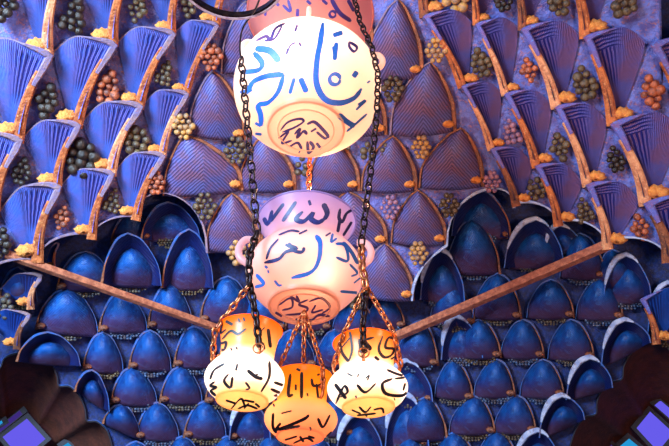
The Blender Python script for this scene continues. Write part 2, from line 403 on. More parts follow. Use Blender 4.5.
def leaf(apex, LB, RB, h, hr, mat, rimmat, parent, rimw=3.0, name='pointed_niche', pillow=True, blunt=.66, rimside='both', h0=.015, sides=None):
    w = RB[0]-LB[0]; hgt = (LB[1]+RB[1])/2-apex[1]
    pts = [LB, (LB[0]+w*.02+ (apex[0]-LB[0])*.08, LB[1]-(LB[1]-apex[1])*.42), (LB[0]+(apex[0]-LB[0])*blunt, LB[1]-(LB[1]-apex[1])*.86), apex]
    pts2 = [apex, (RB[0]-(RB[0]-apex[0])*blunt, RB[1]-(RB[1]-apex[1])*.86), (RB[0]-w*.02-(RB[0]-apex[0])*.08, RB[1]-(RB[1]-apex[1])*.42), RB]
    L = resample(catmull(pts, 8), 17); R = resample(catmull(pts2, 8), 17)
    out = L + R[1:]
    Q = ((LB[0]+RB[0])/2, (LB[1]+RB[1])/2 - hgt*.03)
    cx = (LB[0]+RB[0])/2
    uvf = lambda u, r, x, y: ((x-cx)/(w/2), (Q[1]-y)/hgt)
    if pillow:
        vs = []; uv = []; fs = []; m = 17; nu = 17
        for k in range(m):
            (x0, y0), (x1, y1) = L[k], R[m-1-k]; v = k/(m-1)
            G = .12+.88*math.sin(math.pi*(.10+.80*v))**.8
            for q in range(nu):
                uu = -math.cos(math.pi*q/(nu-1)); x = x0+(x1-x0)*(uu+1)/2; y = y0+(y1-y0)*(uu+1)/2 + hgt*.05*(1-uu*uu)*(1-v)
                vs.append(S(x, y, h+hr*(.12+1.15*G*math.sqrt(max(0, 1-uu*uu*.98))))); uv.append(uvf(0, 0, x, y))
        for k in range(m-1):
            for q in range(nu-1):
                a_ = k*nu+q; fs.append((a_, a_+1, a_+nu+1, a_+nu))
        b0 = len(vs)        # closes the foot against the ground
        for q in range(nu): vs.append(vs[q] + N(vs[q])*(-hr*.5)); uv.append(uv[q])
        for q in range(nu-1): fs.append((q, b0+q, b0+q+1, q+1))
        sh = obj(name, vs, fs, mat, parent, uv)
        hr = hr*.42
    else:
        sh = shell(name, out, Q, h+h0, h+hr, mat, parent, uvf, nr=12, prof=lambda r: .35*r**1.4+.65*(1-math.sqrt(1-r*r*.96))/.8)
    rw = rimw
    f = lambda t: rw*(.95+.35*math.sin(math.pi*t))
    if rimmat:
        if rimmat == 'rimwhite':
            band('rim', out, lambda t: 1.6, h, h+hr+.006, M['rimlow'], sh, -.4)
            band('rim_crescent', out[5:21], lambda t: .2+rw*1.6*math.sin(math.pi*(.08+.86*t))**.8, h+.02, h+hr+.02, M['rimwhite'], sh, -.4)  # white paint for the lit upper-left side of the rim
        elif rimmat == 'rib':
            band('rim', out, lambda t: 2.0, h, h+hr+.008, M['rib_dark'] if 120 < apex[1] < 200 else M['ribgrey'], sh, -.4)
            band('rib', out[16:], lambda t: .6+rw*1.0*math.sin(math.pi*min(1,.1+.62*t)), h, h+hr+.016, M['rib_dark'], sh, -.3)
        else:
            lf = apex[0] < 330
            band('rim', out, lambda t: .9+1.7*math.sin(math.pi*min(1, (t if lf else 1-t)*1.3+.02))**2, h, h+hr+.01, M[rimmat], sh, -.4)
            ft = out[:9][::-1] if lf else out[-13:]
            band('rim_foot', ft, lambda t: .5+rw*.75*t, h, h+hr+.02, M['rib_dark'], sh, .35 if lf else -.35)
    return sh, L, R

# pointed leaves in the middle of the upper tier
UPL = [((398,0),(366,78),(421,76),4), ((430,63),(391,135),(454,131),4), ((393,137),(362,191),(415,191),4), ((461,129),(420,188),(482,187),4),
       ((418,191),(392,243),(445,245),3.4), ((385,244),(360,296),(412,301),3.4), ((348,192),(320,244),(386,246),3.4), ((333,137),(310,190),(358,191),3.6),
       ((263,137),(240,190),(294,191),4), ((186,136),(164,196),(241,191),4), ((232,194),(207,250),(259,252),3.6), ((290,194),(262,246),(318,246),3.4),
       ((213,72),(190,134),(244,140),4), ((246,2),(222,74),(275,64),4), ((350,66),(322,132),(385,135),4), ((350,-20),(322,60),(372,62),4), ((325,246),(300,296),(352,296),3)]
for a, l, r, rw in UPL:
    sh, L, R = leaf(a, l, r, UPH, .14, M['leaf'], 'rib', ceiling, rw)
    boss(r[0]-6, r[1]-7, UPH+.09, 5.0, sh)
for x, y, g, s in ((393,88,'grape_olive',26),(436,50,'grape_yellow',26),(421,147,'grape_yellow',24),(390,207,'grape_pink',24),(449,205,'grape_olive',24),
                (418,253,'grape_yellow',24),(386,150,'grape_olive',14),(183,126,'grape_yellow',26),(155,182,'grape_rust',24),(236,150,'grape_olive',28),(205,206,'grape_olive',28),
                (238,252,'grape_yellow',26),(211,56,'grape_rust',28),(302,165,'grape_olive',20),(308,252,'grape_olive',20),(492,181,'grape_pink',22),(356,300,'grape_olive',18),
                (300,205,'grape_pink',20),(345,142,'grape_olive',16),(368,150,'grape_olive',18),(365,92,'grape_olive',24)):
    grapes(x, y, UPH+.10, s, g, ceiling, rows=[2,3,4,3,2] if s > 20 else [1,2,2])

# ------------------------------------------------------------------ lower tier: deep blue shells
# (apex, left foot, right foot, rim width, rim paint, stands proud)
LOW = [((86,252),(58,290),(113,290),3,'rimlow',.24), ((128,234),(103,284),(161,286),4,'rimlow',.34), ((189,230),(163,288),(213,288),3.4,'rimlow',.26), ((228,277),(201,322),(252,322),3.4,'rimlow',.24),
 ((168,203),(142,240),(200,242),3,'rimlow',.20),
 ((68,289),(37,330),(98,337),3.4,'rimlow',.22), ((122,293),(100,332),(147,332),3.6,'rimlow',.22), ((170,284),(149,328),(192,328),3.4,'rimlow',.22),
 ((103,333),(84,371),(123,373),3.4,'rimlow',.22), ((150,331),(130,369),(171,371),3.4,'rimlow',.22), ((194,327),(175,367),(216,368),3.4,'rimlow',.22),
 ((48,333),(18,362),(80,366),3.6,'rimlow',.32), ((132,368),(112,404),(157,406),3.4,'rimlow',.22), ((181,367),(161,403),(202,404),3.4,'rimlow',.22), ((228,368),(206,404),(248,404),3.2,'rimlow',.22),
 ((92,371),(76,392),(109,412),3.4,'rimlow',.30), ((122,405),(104,424),(140,440),3.4,'rimlow',.28), ((157,403),(137,439),(179,441),3.4,'rimlow',.22), ((205,402),(185,438),(226,438),3.4,'rimlow',.22),
 ((249,402),(230,440),(270,440),4,'rimwhite',.22), ((182,437),(162,475),(204,475),3.4,'rimlow',.22), ((227,437),(206,475),(249,475),3.4,'rimlow',.22), ((270,436),(250,475),(292,475),3.4,'rimlow',.22), ((136,442),(116,478),(158,478),3.4,'rimlow',.22),
 ((292,402),(272,440),(313,440),3.2,'rimlow',.22), ((272,366),(250,403),(294,403),3.2,'rimlow',.22), ((315,366),(295,403),(337,403),3.2,'rimlow',.22), ((293,330),(272,367),(315,367),3.2,'rimlow',.22), ((335,330),(315,367),(357,367),3.2,'rimlow',.22), ((240,330),(218,367),(262,367),3.2,'rimlow',.22),
 ((316,436),(296,475),(338,475),3.2,'rimlow',.22), ((358,415),(337,456),(382,456),4.4,'rimwhite',.26), ((335,398),(316,436),(352,436),3.2,'rimlow',.2),
 ((405,396),(386,446),(428,446),4.6,'rimwhite',.20), ((425,398),(402,440),(446,440),3.6,'rimlow',.28), ((420,321),(397,364),(437,366),3.4,'rimlow',.24), ((407,362),(388,400),(432,402),3.6,'rimwhite',.18),
 ((440,251),(421,300),(464,302),4.2,'rimwhite',.26), ((472,220),(447,272),(499,274),3.4,'rimlow',.26), ((478,190),(452,236),(510,238),3.0,'rimlow',.18), ((536,220),(505,268),(563,266),3.4,'rimwhite',.26),
 ((580,234),(560,278),(604,278),3.2,'rimlow',.22), ((498,274),(473,318),(520,319),3.4,'rimlow',.24), ((450,285),(430,325),(474,325),3.0,'rimlow',.18),
 ((551,280),(527,318),(573,318),3.0,'rimlow',.22), ((600,279),(576,319),(622,319),3.0,'rimlow',.22), ((626,256),(604,302),(651,302),3.6,'rimwhite',.26),
 ((456,318),(442,360),(482,358),3.8,'rimwhite',.20), ((479,320),(459,358),(500,358),3.2,'rimlow',.24), ((523,320),(501,358),(543,358),3.0,'rimlow',.22), ((571,320),(548,359),(593,359),3.0,'rimlow',.22),
 ((625,321),(602,366),(650,343),3.6,'rimwhite',.30), ((453,361),(435,397),(472,400),3.2,'rimlow',.22), ((497,360),(474,397),(514,397),3.0,'rimlow',.22), ((543,360),(520,397),(563,397),3.0,'rimlow',.22),
 ((590,359),(567,400),(612,388),3.8,'rimwhite',.30), ((475,397),(449,434),(494,434),3.2,'rimlow',.22), ((517,396),(494,433),(535,433),3.0,'rimlow',.22), ((562,397),(540,438),(584,420),3.8,'rimwhite',.30),
 ((497,432),(475,470),(518,470),3.0,'rimlow',.22), ((454,433),(432,470),(476,470),3.0,'rimlow',.22), ((538,432),(514,472),(560,470),3.8,'rimwhite',.28), ((410,438),(388,475),(432,475),3.0,'rimlow',.22),
 ((262,294),(240,330),(284,330),3.0,'rimlow',.2), ((308,294),(286,330),(330,330),3.0,'rimlow',.2), ((354,300),(332,336),(376,336),3.0,'rimlow',.2), ((378,334),(358,367),(398,367),3.0,'rimlow',.2), ((358,370),(338,402),(380,402),3.0,'rimlow',.2), ((385,296),(366,328),(404,328),3.0,'rimlow',.2),
 ((18,268),(0,303),(37,302),3.4,'rimlow',.24), ((134,212),(112,244),(150,246),3,'rimlow',.12), ((612,250),(596,286),(632,286),3,'rimlow',.2), ((560,226),(545,256),(584,256),3.4,'rimwhite',.16),
 ((668,284),(648,340),(700,345),3.4,'rimwhite',.22)]
for n_, (a, l, r, rw, rm, pr) in enumerate(LOW):
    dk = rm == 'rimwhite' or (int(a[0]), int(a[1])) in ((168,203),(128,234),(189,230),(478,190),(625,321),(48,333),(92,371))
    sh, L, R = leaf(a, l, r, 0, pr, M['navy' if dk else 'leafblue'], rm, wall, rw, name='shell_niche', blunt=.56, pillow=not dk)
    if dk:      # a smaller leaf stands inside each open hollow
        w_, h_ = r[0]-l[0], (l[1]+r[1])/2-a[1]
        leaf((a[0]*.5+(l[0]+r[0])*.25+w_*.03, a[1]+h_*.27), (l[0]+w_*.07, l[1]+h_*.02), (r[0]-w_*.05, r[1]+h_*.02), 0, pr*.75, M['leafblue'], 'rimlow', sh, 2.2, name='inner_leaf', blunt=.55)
    left = a[0] < 250
    if l[1] < 460 and pr < .25:
        fx, fy = (l[0]+3.5, l[1]-4) if left else (r[0]-3.5, r[1]-4)
        boss(fx, fy, pr*.72, 3.6, sh, mat='rib_dark')
for (a, l, r, rw, rm, pr) in LOW:
    if l[1] > 465 or (int(a[0]), int(a[1])) in ((625,321),(590,359),(562,397),(538,432),(48,333),(92,371),(122,405)): continue
    gm = ('grape_night', 'grape_slate', 'grape_olive', 'grape_night', 'grape_slate')[int(a[0]*3+a[1]) % 5]
    grapes((l[0]+r[0])/2+1, (l[1]+r[1])/2+1.5, .10, 14, gm, wall, flat=True, rows=[5, 9, 10, 9, 5])

# small fan cells at the two sides of the lower tier
def low_fan(A, B, Fo, A2, sgn, gm):
    fan_cell(A, B, Fo, A2, sgn, M['fan_deep'], gm, 0, 0, wall, h=.22)
low_fan((-2,292),(40,277),(31,309),(-14,322), 1, 'grape_night')
low_fan((-14,322),(28,316),(17,349),(-26,352), 1, 'grape_night')
low_fan((46,262),(58,244),(54,268),(40,282), 1, None)
low_fan((690,296),(641,300),(656,344),(710,340), -1, 'grape_night')

# ------------------------------------------------------------------ corner recesses with windows
def recess(edge, C, side, n):
    pts = resample(catmull(edge, 4), 70); vs = []; fs = []
    K = 9
    for k in range(K):
        t = k/(K-1)
        for (x, y) in pts:
            s = 1-.60*t
            vs.append(S(C[0]+(x-C[0])*s, C[1]+(y-C[1])*s, .0-1.2*t**.8))
    m = len(pts)
    for k in range(K-1):
        for i in range(m-1):
            a = k*m+i; fs.append((a, a+1, a+m+1, a+m))
    b = len(vs); vs.append(S(C[0], C[1], -1.25))
    for i in range(m-1): fs.append(((K-1)*m+i, (K-1)*m+i+1, b))
    o = obj('wall_'+side, vs, fs, M['umber']); o['kind'] = 'structure'
    return o
LEo = [p for p in LE if -60 <= p[0] <= 140]; REo = [p for p in RE if 545 <= p[0] <= 740]
recess(LEo, (12, 470), 'left', 1); recess(REo, (672, 470), 'right', 2)

for q, ed in enumerate((LEo, REo)):
    ln = [p for p in catmull(ed, 5)]
    o = band('trim_%d' % (q+1), ln, lambda t: 1.6, -.14, .05, M['frame'], None, 0); o['kind'] = 'structure'
    o = band('trim_%d' % (q+3), [(x, y-1.4) for x, y in ln], lambda t: 1.0, -.02, .035, M['rimlow'], None, 0); o['kind'] = 'structure'
def window(name, C0, panes, hh):
    """window set in the recess: a dark frame, bars, and lit panes in one plane"""
    p0 = S(C0[0], C0[1], hh); n = (CAM - p0).normalized(); n = (n + Vector((0, -.25, -.1))).normalized()
    def P(x, y, off=0.0):
        d = ray(x, y); return CAM + d*((p0 + n*off - CAM).dot(n)/d.dot(n))
    fr = bpy.data.objects.new(name, None); COL.objects.link(fr); fr.location = p0; fr['kind'] = 'structure'
    for q, m in panes:
        cx = sum(x for x, y in q)/4; cy = sum(y for x, y in q)/4
        obj('pane', [P(x, y, .0) for x, y in q], [(0, 1, 2, 3)], M[m], fr, smooth=False)
        vs = []; fs = []
        for i in range(4):
            x, y = q[i]; L = math.hypot(x-cx, y-cy); ex, ey = (x-cx)/L, (y-cy)/L
            vs += [P(x-ex*.6, y-ey*.6, .035), P(x+ex*5.5, y+ey*5.5, .035), P(x+ex*5.5, y+ey*5.5, -.03), P(x-ex*.6, y-ey*.6, -.03)]
        for i in range(4):
            a = i*4; b = ((i+1) % 4)*4
            for j in range(4): fs.append((a+j, a+(j+1) % 4, b+(j+1) % 4, b+j))
        obj('window_frame', vs, fs, M['frame'], fr, smooth=False)
window('window_1', (22,440), [([(2,437),(27,418),(46,439),(21,460)], 'pane_violet'), ([(-10,434),(20,410),(23,414),(-7,438)], 'pane_dim'), ([(-12,428),(2,420),(4,424),(-10,433)], 'pane_cyan'), ([(62,446),(68,442),(76,450),(70,455)], 'pane_cyan')], -.9)  # dim strip stands for the window's side reveal, built as a glowing pane
window('window_2', (655,432), [([(636,428),(650,411),(674,433),(658,452)], 'pane_violet'), ([(654,405),(660,400),(684,420),(678,426)], 'pane_violet'), ([(617,448),(629,438),(647,453),(634,464)], 'pane_cyan'), ([(603,446),(608,441),(614,447),(609,452)], 'pane_dim')], -.9)

# ------------------------------------------------------------------ wooden tie bars
def bar(p, q, w, label, mid):
    d = (q-p).normalized(); sx = d.cross(Vector((0, 0, 1))).normalized(); sz = sx.cross(d).normalized()
    prof = [(-.5,-.42),(-.42,-.5),(.42,-.5),(.5,-.42),(.5,.42),(.42,.5),(-.42,.5),(-.5,.42)]
    vs = []; fs = []; n = 14
    for k in range(n+1):
        c = p + (q-p)*k/n
        for a, b in prof: vs.append(c + sx*a*w + sz*b*w)
    for k in range(n):
        for j in range(8):
            a = k*8+j; b = k*8+(j+1) % 8; fs.append((a, b, b+8, a+8))
    fs.append(tuple(range(7, -1, -1))); fs.append(tuple(range(n*8, n*8+8)))
    o = obj('tie_bar', vs, fs, M['wood'], smooth=False); tag(o, label, 'beam'); return o
bar(S(6,254,.46), S(228,332,.30), .058, 'brown wooden tie bar crossing the vault left of the lamps', 1)
bar(S(612,243,.46), S(397,336,.29), .072, 'brown wooden tie bar crossing the vault right of the lamps', 1)

# ------------------------------------------------------------------ lamps
def lathe(name, prof, m, parent, base, seg=64, origin=None, vmap=None):
    pr = catmull(prof, 6); vs = []; fs = []; uv = []; n = len(pr)
    z0 = prof[0][1]; z1 = max(p[1] for p in prof)
    for k, (r, z) in enumerate(pr):
        for i in range(seg):
            a = 2*math.pi*i/seg; vs.append(base + Vector((max(r, 1e-4)*math.cos(a), max(r, 1e-4)*math.sin(a), z))); uv.append((i/seg, min(1, max(0, (z-z0)/(z1-z0)))))
    for k in range(n-1):
        for i in range(seg):
            a = k*seg+i; b = k*seg+(i+1) % seg; fs.append((a, b, b+seg, a+seg))
    return obj(name, vs, fs, m, parent, uv), vs, fs
def rot_pts(vs, pivot, R): return [pivot + R @ (v-pivot) for v in vs]

def torus_pts(c, ax, bx, R1, R2, r, m=14, n=6):
    """elongated link: ax long axis, bx short axis"""
    nx = ax.cross(bx).normalized(); vs = []; fs = []
    for i in range(m):
        t = 2*math.pi*i/m; o = ax*(R1*math.cos(t)) + bx*(R2*math.sin(t)); on = (ax*(R2*math.cos(t)) + bx*(R1*math.sin(t))).normalized()
        for j in range(n):
            s = 2*math.pi*j/n; vs.append(c + o + on*(r*math.cos(s)) + nx*(r*math.sin(s)))
    for i in range(m):
        for j in range(n):
            a = i*n+j; b = i*n+(j+1) % n; c2 = ((i+1) % m)*n+(j+1) % n; d = ((i+1) % m)*n+j; fs.append((a, b, c2, d))
    return vs, fs
def chain(pts, link, m, label, group=None, wire=None, thick=.17):
    P = [Vector(p) for p in pts]; vs = []; fs = []
    d = [0]
    for a, b in zip(P, P[1:]): d.append(d[-1]+(b-a).length)
    def pt(s):
        for i in range(len(P)-1):
            if s <= d[i+1] or i == len(P)-2:
                return P[i] + (P[i+1]-P[i])*((s-d[i])/(d[i+1]-d[i])), (P[i+1]-P[i]).normalized()
    step = link*.74; n = max(2, int(d[-1]/step)); step = d[-1]/n
    for k in range(n):
        c, ax = pt((k+.5)*step)
        s = ax.cross(Vector((0, 1, .3))).normalized(); f = s.cross(ax).normalized()
        bx = (s*.8+f*.6) if k % 2 else (s*.6-f*.8)
        v, fc = torus_pts(c, ax, bx, link*.5, link*.27, link*thick*.5)
        b = len(vs); vs += v; fs += [tuple(b+i for i in q) for q in fc]
    if wire:
        v, fc = tube(wire[0], wire[1]); b = len(vs); vs += v; fs += [tuple(b+i for i in q) for q in fc]
    o = obj('hanging_chain', vs, fs, m); tag(o, label, 'chain', group); return o
def tube(pts, r, n=8, closed=False):
    P = [Vector(p) for p in catmull([tuple(p) for p in pts], 6)] if not closed else [Vector(p) for p in pts]; vs = []; fs = []
    m = len(P)
    for k in range(m):
        a = P[(k-1) % m] if closed or k > 0 else P[k]; b = P[(k+1) % m] if closed or k < m-1 else P[k]
        d = (b-a).normalized(); s = d.cross(Vector((.1, .95, .3))).normalized(); f = s.cross(d).normalized()
        for j in range(n):
            t = 2*math.pi*j/n; vs.append(P[k] + s*(r*math.cos(t)) + f*(r*math.sin(t)))
    for k in range(m if closed else m-1):
        for j in range(n):
            a = k*n+j; b = k*n+(j+1) % n; c = ((k+1) % m)*n+(j+1) % n; d2 = ((k+1) % m)*n+j; fs.append((a, b, c, d2))
    if not closed: fs.append(tuple(range(n-1, -1, -1))); fs.append(tuple(range((m-1)*n, m*n)))
    return vs, fs

def script_strokes(bvh, strokes, T, m, parent, name='calligraphy', wk=1.0):
    ox, oy, s = T; vs = []; fs = []
    for st in strokes:
        w = st[0]*wk; pts = st[1:]
        if len(pts) == 1:
            x, y = pts[0]; pts = [(x-w*.5, y+w*.15), (x+w*.5, y-w*.15)]; w *= 1.3
        cl = catmull(pts, 8); n = len(cl); prev = None
        for k in range(n):
            a = cl[max(0, k-1)]; b = cl[min(n-1, k+1)]; dx, dy = b[0]-a[0], b[1]-a[1]; L = math.hypot(dx, dy) or 1
            # broad-nib pen: width follows the direction, ends taper
            t = k/(n-1); nib = .75+.45*abs((dx*.7+dy*.7)/L); tap = min(1, .45+min(t, 1-t)*7); hw = w*.5*nib*tap*1.6
            row = []
            for q in (-1, 0, 1):
                x = cl[k][0] - dy/L*hw*q; y = cl[k][1] + dx/L*hw*q
                d = ray(ox+x/s, oy+y/s); hit = bvh.ray_cast(CAM, d)
                if hit[0] is None: row = None; break
                nn = hit[1] if hit[1].dot(d) < 0 else -hit[1]
                row.append(hit[0] + nn*.0025)
            if row and prev is not None and (row[1]-vs[prev+1]).length < .12:
                b0 = len(vs); vs += row; fs += [(prev, prev+1, b0+1, b0), (prev+1, prev+2, b0+2, b0+1)]; prev = b0
            elif row: prev = len(vs); vs += row
            else: prev = None
    return obj(name, vs, fs, m, parent)

def circ(w, c, r, k=8): return [w] + [(c[0]+r*math.cos(i*6.2832/k), c[1]+r*math.sin(i*6.2832/k)) for i in range(k+1)]

def zat(py, Y, px=W/2): return at(px, py, Y).z
def make_lamp(label, axis, prof, lean, mat, lugs, strokes, group, bulbs, lugmat=None, foot=None):
    """axis: world point of the centre of the foot. prof: (radius, height)"""
    t = thing('mosque_lamp', label, 'lamp', axis, group)
    R = Matrix.Rotation(lean[0], 3, 'Y') @ Matrix.Rotation(lean[1], 3, 'X')
    pr = catmull(prof, 6); seg = 72; vs = []; fs = []; uv = []; n = len(pr); z1 = prof[-1][1]
    for k, (r, z) in enumerate(pr):
        for i in range(seg):
            a = 2*math.pi*i/seg; vs.append(axis + R @ Vector((max(r, 1e-3)*math.cos(a), max(r, 1e-3)*math.sin(a), z))); uv.append((i/seg, max(0, min(1, z/z1))))
    for k in range(n-1):
        for i in range(seg):
            a = k*seg+i; b = k*seg+(i+1) % seg; fs.append((a, b, b+seg, a+seg))
    obj('glass_body', vs, fs, mat, t, uv)
    bvh = BVHTree.FromPolygons(vs, fs)
    # rolled lip and foot ring
    def ring(r, z, th, nm):
        pts = [axis + R @ Vector((r*math.cos(2*math.pi*i/48), r*math.sin(2*math.pi*i/48), z)) for i in range(48)]
        v, f = tube(pts, th, 8, True); return obj(nm, v, f, mat, t, [(0, z/z1)]*len(v))
    ring(prof[-1][0], prof[-1][1], prof[-1][0]*.02, 'lip')
    ring(foot[0], foot[1], foot[0]*.035, 'foot_ring')
    if foot[0] > .12: ring(foot[0]*.74, .0, foot[0]*.018, 'inner_ring')
    for (ang, z, r, sz) in lugs:
        ca, sa = math.cos(ang), math.sin(ang); o = axis + R @ Vector((r*ca, r*sa, z)); out = (R @ Vector((ca, sa, 0))); upv = R @ Vector((0, 0, 1))
        pts = [o + out*(-.25*sz) + upv*(sz*.95), o + out*(sz*.30) + upv*(sz*.85), o + out*(sz*.62) + upv*(sz*.2), o + out*(sz*.5) - upv*(sz*.5), o + out*(-.1*sz) - upv*(sz*.95)]
        v, f = tube(pts, sz*.23, 10); obj('lug', v, f, lugmat or mat, t, [(0, z/z1)]*len(v))
    for sts, T, m in strokes: script_strokes(bvh, sts, T, m, t)
    for (dz, e, rad, c) in bulbs:
        ld = bpy.data.lights.new('bulb', 'POINT'); ld.energy = e; ld.shadow_soft_size = rad; ld.color = c
        lo = bpy.data.objects.new('bulb', ld); COL.objects.link(lo); lo.parent = t; lo.location = R @ Vector(dz)
    return t
WARM = (1, .72, .42)
# --- big upper lamp
T1 = (225, 0, 2.624)
blue1 = [[10,(80,128),(118,134),(143,162)], [8,(76,138),(98,165),(88,184),(45,190)], [9,(155,195),(110,200),(75,215),(58,246)], [8,(155,195),(140,240),(115,268),(88,276),(94,300),(96,330)],
 [6,(182,205),(170,246)], [8,(198,205),(214,242)], [9,(257,60),(250,110),(241,160),(240,218),(262,260),(300,270),(338,257),(358,232)], circ(6,(288,208),14), [7,(292,112),(287,158)], [4,(283,122),(287,150)],
 [8,(283,94),(308,86)], [10,(336,202),(346,188)], [5,(343,288),(370,263)], [5,(348,275),(368,262)], [8,(297,300),(318,318),(340,331)], [5,(318,345),(345,322),(372,298)], [4,(372,218),(380,212)], [5,(40,242),(72,236)], [4,(80,350),(97,352)], [4,(95,330),(80,322)]]
plum1 = [[5,(82,108),(108,96),(120,104),(133,76),(158,62)], [4,(150,70),(130,102),(104,108)], [4,(190,66),(184,84)], [4,(325,110),(345,124),(338,136),(326,124),(325,110)], [3,(165,128),(162,142),(172,120),(186,112)], [3,(194,112),(200,122)],
 [4,(145,342),(165,320),(195,311),(206,318),(182,334),(150,346)], [4,(140,362),(166,345),(150,374),(176,368)], [5,(182,352),(196,338),(190,360),(206,344),(216,352)], [5,(215,325),(236,320),(266,350),(271,362)],
 [4,(240,345),(262,362),(271,356)], [4,(168,385),(190,374),(202,390)], [5,(216,370),(220,400),(232,385),(222,370)], [4,(240,374),(252,390)], [4,(194,397),(197,399)], [4,(225,345),(240,336)],
 [4,(112,8),(106,42)], [4,(130,0),(142,16)], [4,(166,0),(172,30),(152,14)], [5,(191,24),(190,46)], [6,(278,-2),(300,34),(330,56)], circ(4,(282,38),8), [5,(322,0),(338,30)], [4,(255,0),(268,12)], [4,(215,2),(225,12)]]
B1 = at(306, 131, 2.5)
prof1 = [(.001,.0),(.10,.0),(.185,.004),(.20,.0),(.212,.012),(.222,.035),(.30,.09),(.385,.19),(.42,.32),(.405,.44),(.34,.55),(.27,.62),(.262,.68),(.29,.80),(.35,.95),(.40,1.05)]
g1 = glass('blue_script_lamp_glass', [(0,(228,170,136)),(.10,(234,184,152)),(.3,(244,206,182)),(.52,(250,222,204)),(.60,(226,150,130)),(1,(206,120,112))], .26)
make_lamp('large white glass lamp with bold blue script, topmost of the hanging lamps', B1, prof1, (0, 0), g1,
          [(math.radians(205),.50,.36,.075), (math.radians(-88),.56,.33,.06), (math.radians(-18),.42,.40,.075)],
          [(blue1, T1, M['ink_blue']), (plum1, T1, M['ink_plum'])], 'glass mosque lamps', [((-.04,-.20,.34), 9.5, .05, (1,.92,.84))], foot=(.205,.008))
# --- middle lamp
T2 = (235, 180, 2.973)
navy2 = [[7,(112,90),(100,130),(86,112)], [8,(146,70),(106,124)], [8,(182,64),(142,124)], [9,(202,94),(182,116),(204,124),(230,100),(226,116),(246,127),(270,113)], [9,(262,70),(273,98),(265,118)], [8,(222,68)],
 [6,(312,85),(308,112),(318,124),(330,100),(348,88)], [6,(312,112),(304,156)], [6,(346,124),(320,166)],
 [7,(88,246),(130,235),(152,214),(182,205),(150,193)], [6,(160,188),(176,210),(200,214),(206,200)], [5,(130,176),(106,204),(94,236)], [4,(130,165),(165,152),(192,155)], [4,(215,150),(190,162)], [4,(268,168),(284,158)]]
blue2 = [[8,(240,165),(253,190),(248,240),(225,274),(168,291)], [5,(290,160),(286,184),(302,174)], [5,(300,230),(334,240),(326,196),(298,190)], [6,(320,185),(345,215),(364,250)], [6,(64,280),(86,308),(60,318)], [5,(100,272)], [4,(118,298),(130,312),(140,312)],
 [5,(312,330),(378,336)], [4,(340,250),(362,276),(344,286)], [5,(350,358),(320,396)], [4,(372,290),(352,306)], [4,(90,255),(98,262)]]
plum2 = [[4,(128,372),(165,350),(170,376),(140,386)], [4,(150,400),(200,395),(216,380),(190,368),(218,354)], [4,(165,344),(190,360),(182,342)], [4,(220,360),(256,350),(282,376),(258,396)], [5,(200,402),(225,416),(250,400),(282,404)], [4,(240,370),(230,392),(262,384)], [4,(120,392),(140,404)], [4,(180,412),(205,422)]]
B2 = at(304, 308, 2.5)
prof2 = [(.001,0),(.08,0),(.14,.003),(.15,0),(.158,.010),(.163,.028),(.205,.062),(.255,.125),(.266,.185),(.245,.25),(.205,.30),(.180,.33),(.182,.36),(.202,.41),(.236,.475)]
g2 = glass('pink_lamp_glass', [(0,(206,140,110)),(.07,(216,158,140)),(.4,(236,186,176)),(.64,(214,168,172)),(.8,(180,148,182)),(1,(150,128,182))], .30)
make_lamp('pale pink glass lamp with flared lilac neck, directly under the topmost lamp', B2, prof2, (0, 0), g2,
          [(math.radians(190),.27,.262,.075), (math.radians(-12),.25,.262,.07)],
          [(navy2, T2, M['ink_navy']), (blue2, T2, M['ink_blue']), (plum2, T2, M['ink_plum'])], 'glass mosque lamps', [((.07,-.14,.10), 1.0, .03, (1,.86,.76))], foot=(.154,.006))
# --- three small lamps
T3 = (195, 300, 3.053); T5 = (300, 300, 3.058)
def sprof(k): return [(r, z*k) for r, z in [(.001,0),(.05,0),(.088,.002),(.096,0),(.100,.008),(.104,.016),(.134,.038),(.154,.070),(.153,.100),(.132,.130),(.110,.150),(.107,.172),(.111,.215),(.120,.255),(.131,.280)]]
ga = glass('amber_neck_lamp_glass', [(0,(238,168,92)),(.07,(246,196,140)),(.16,(255,240,224)),(.48,(255,240,222)),(.66,(250,176,96)),(1,(240,112,20))], .62)
gb = glass('amber_lamp_glass', [(0,(230,130,84)),(.25,(248,176,120)),(.48,(252,184,86)),(.7,(246,146,26)),(1,(242,132,20))], .60)
def inked(a): return a
black3 = [[4,(85,70),(80,100),(96,90)], [5,(95,64),(116,76)], [6,(135,62)], [6,(150,59)], [5,(156,88),(132,104),(110,95),(84,120)], [5,(86,128),(70,148),(90,152),(96,130),(80,134)], [5,(112,152)], [5,(128,149)], [6,(222,88),(229,146)], [3,(198,130),(211,150),(207,134),(198,130)], [3,(195,102),(212,84)],
 [5,(92,194),(60,214),(47,242)], [5,(62,248),(48,260),(66,266),(50,276),(66,292)], [4,(130,195),(125,216)], [5,(104,224),(90,246),(108,268),(113,250),(115,234)], [6,(160,214),(185,234),(206,240)], [5,(226,188),(225,236),(200,281)], [4,(154,250),(166,268),(154,276)], [5,(240,250),(274,264),(292,286)], [5,(230,270),(262,286),(240,291)], [4,(180,232),(192,226)],
 [4,(94,304),(126,315)], [4,(110,331),(140,300),(152,320)], [4,(130,331),(160,320),(192,331)], [4,(150,304),(182,310)], [4,(184,314),(198,326)], [4,(165,312),(150,330)]]
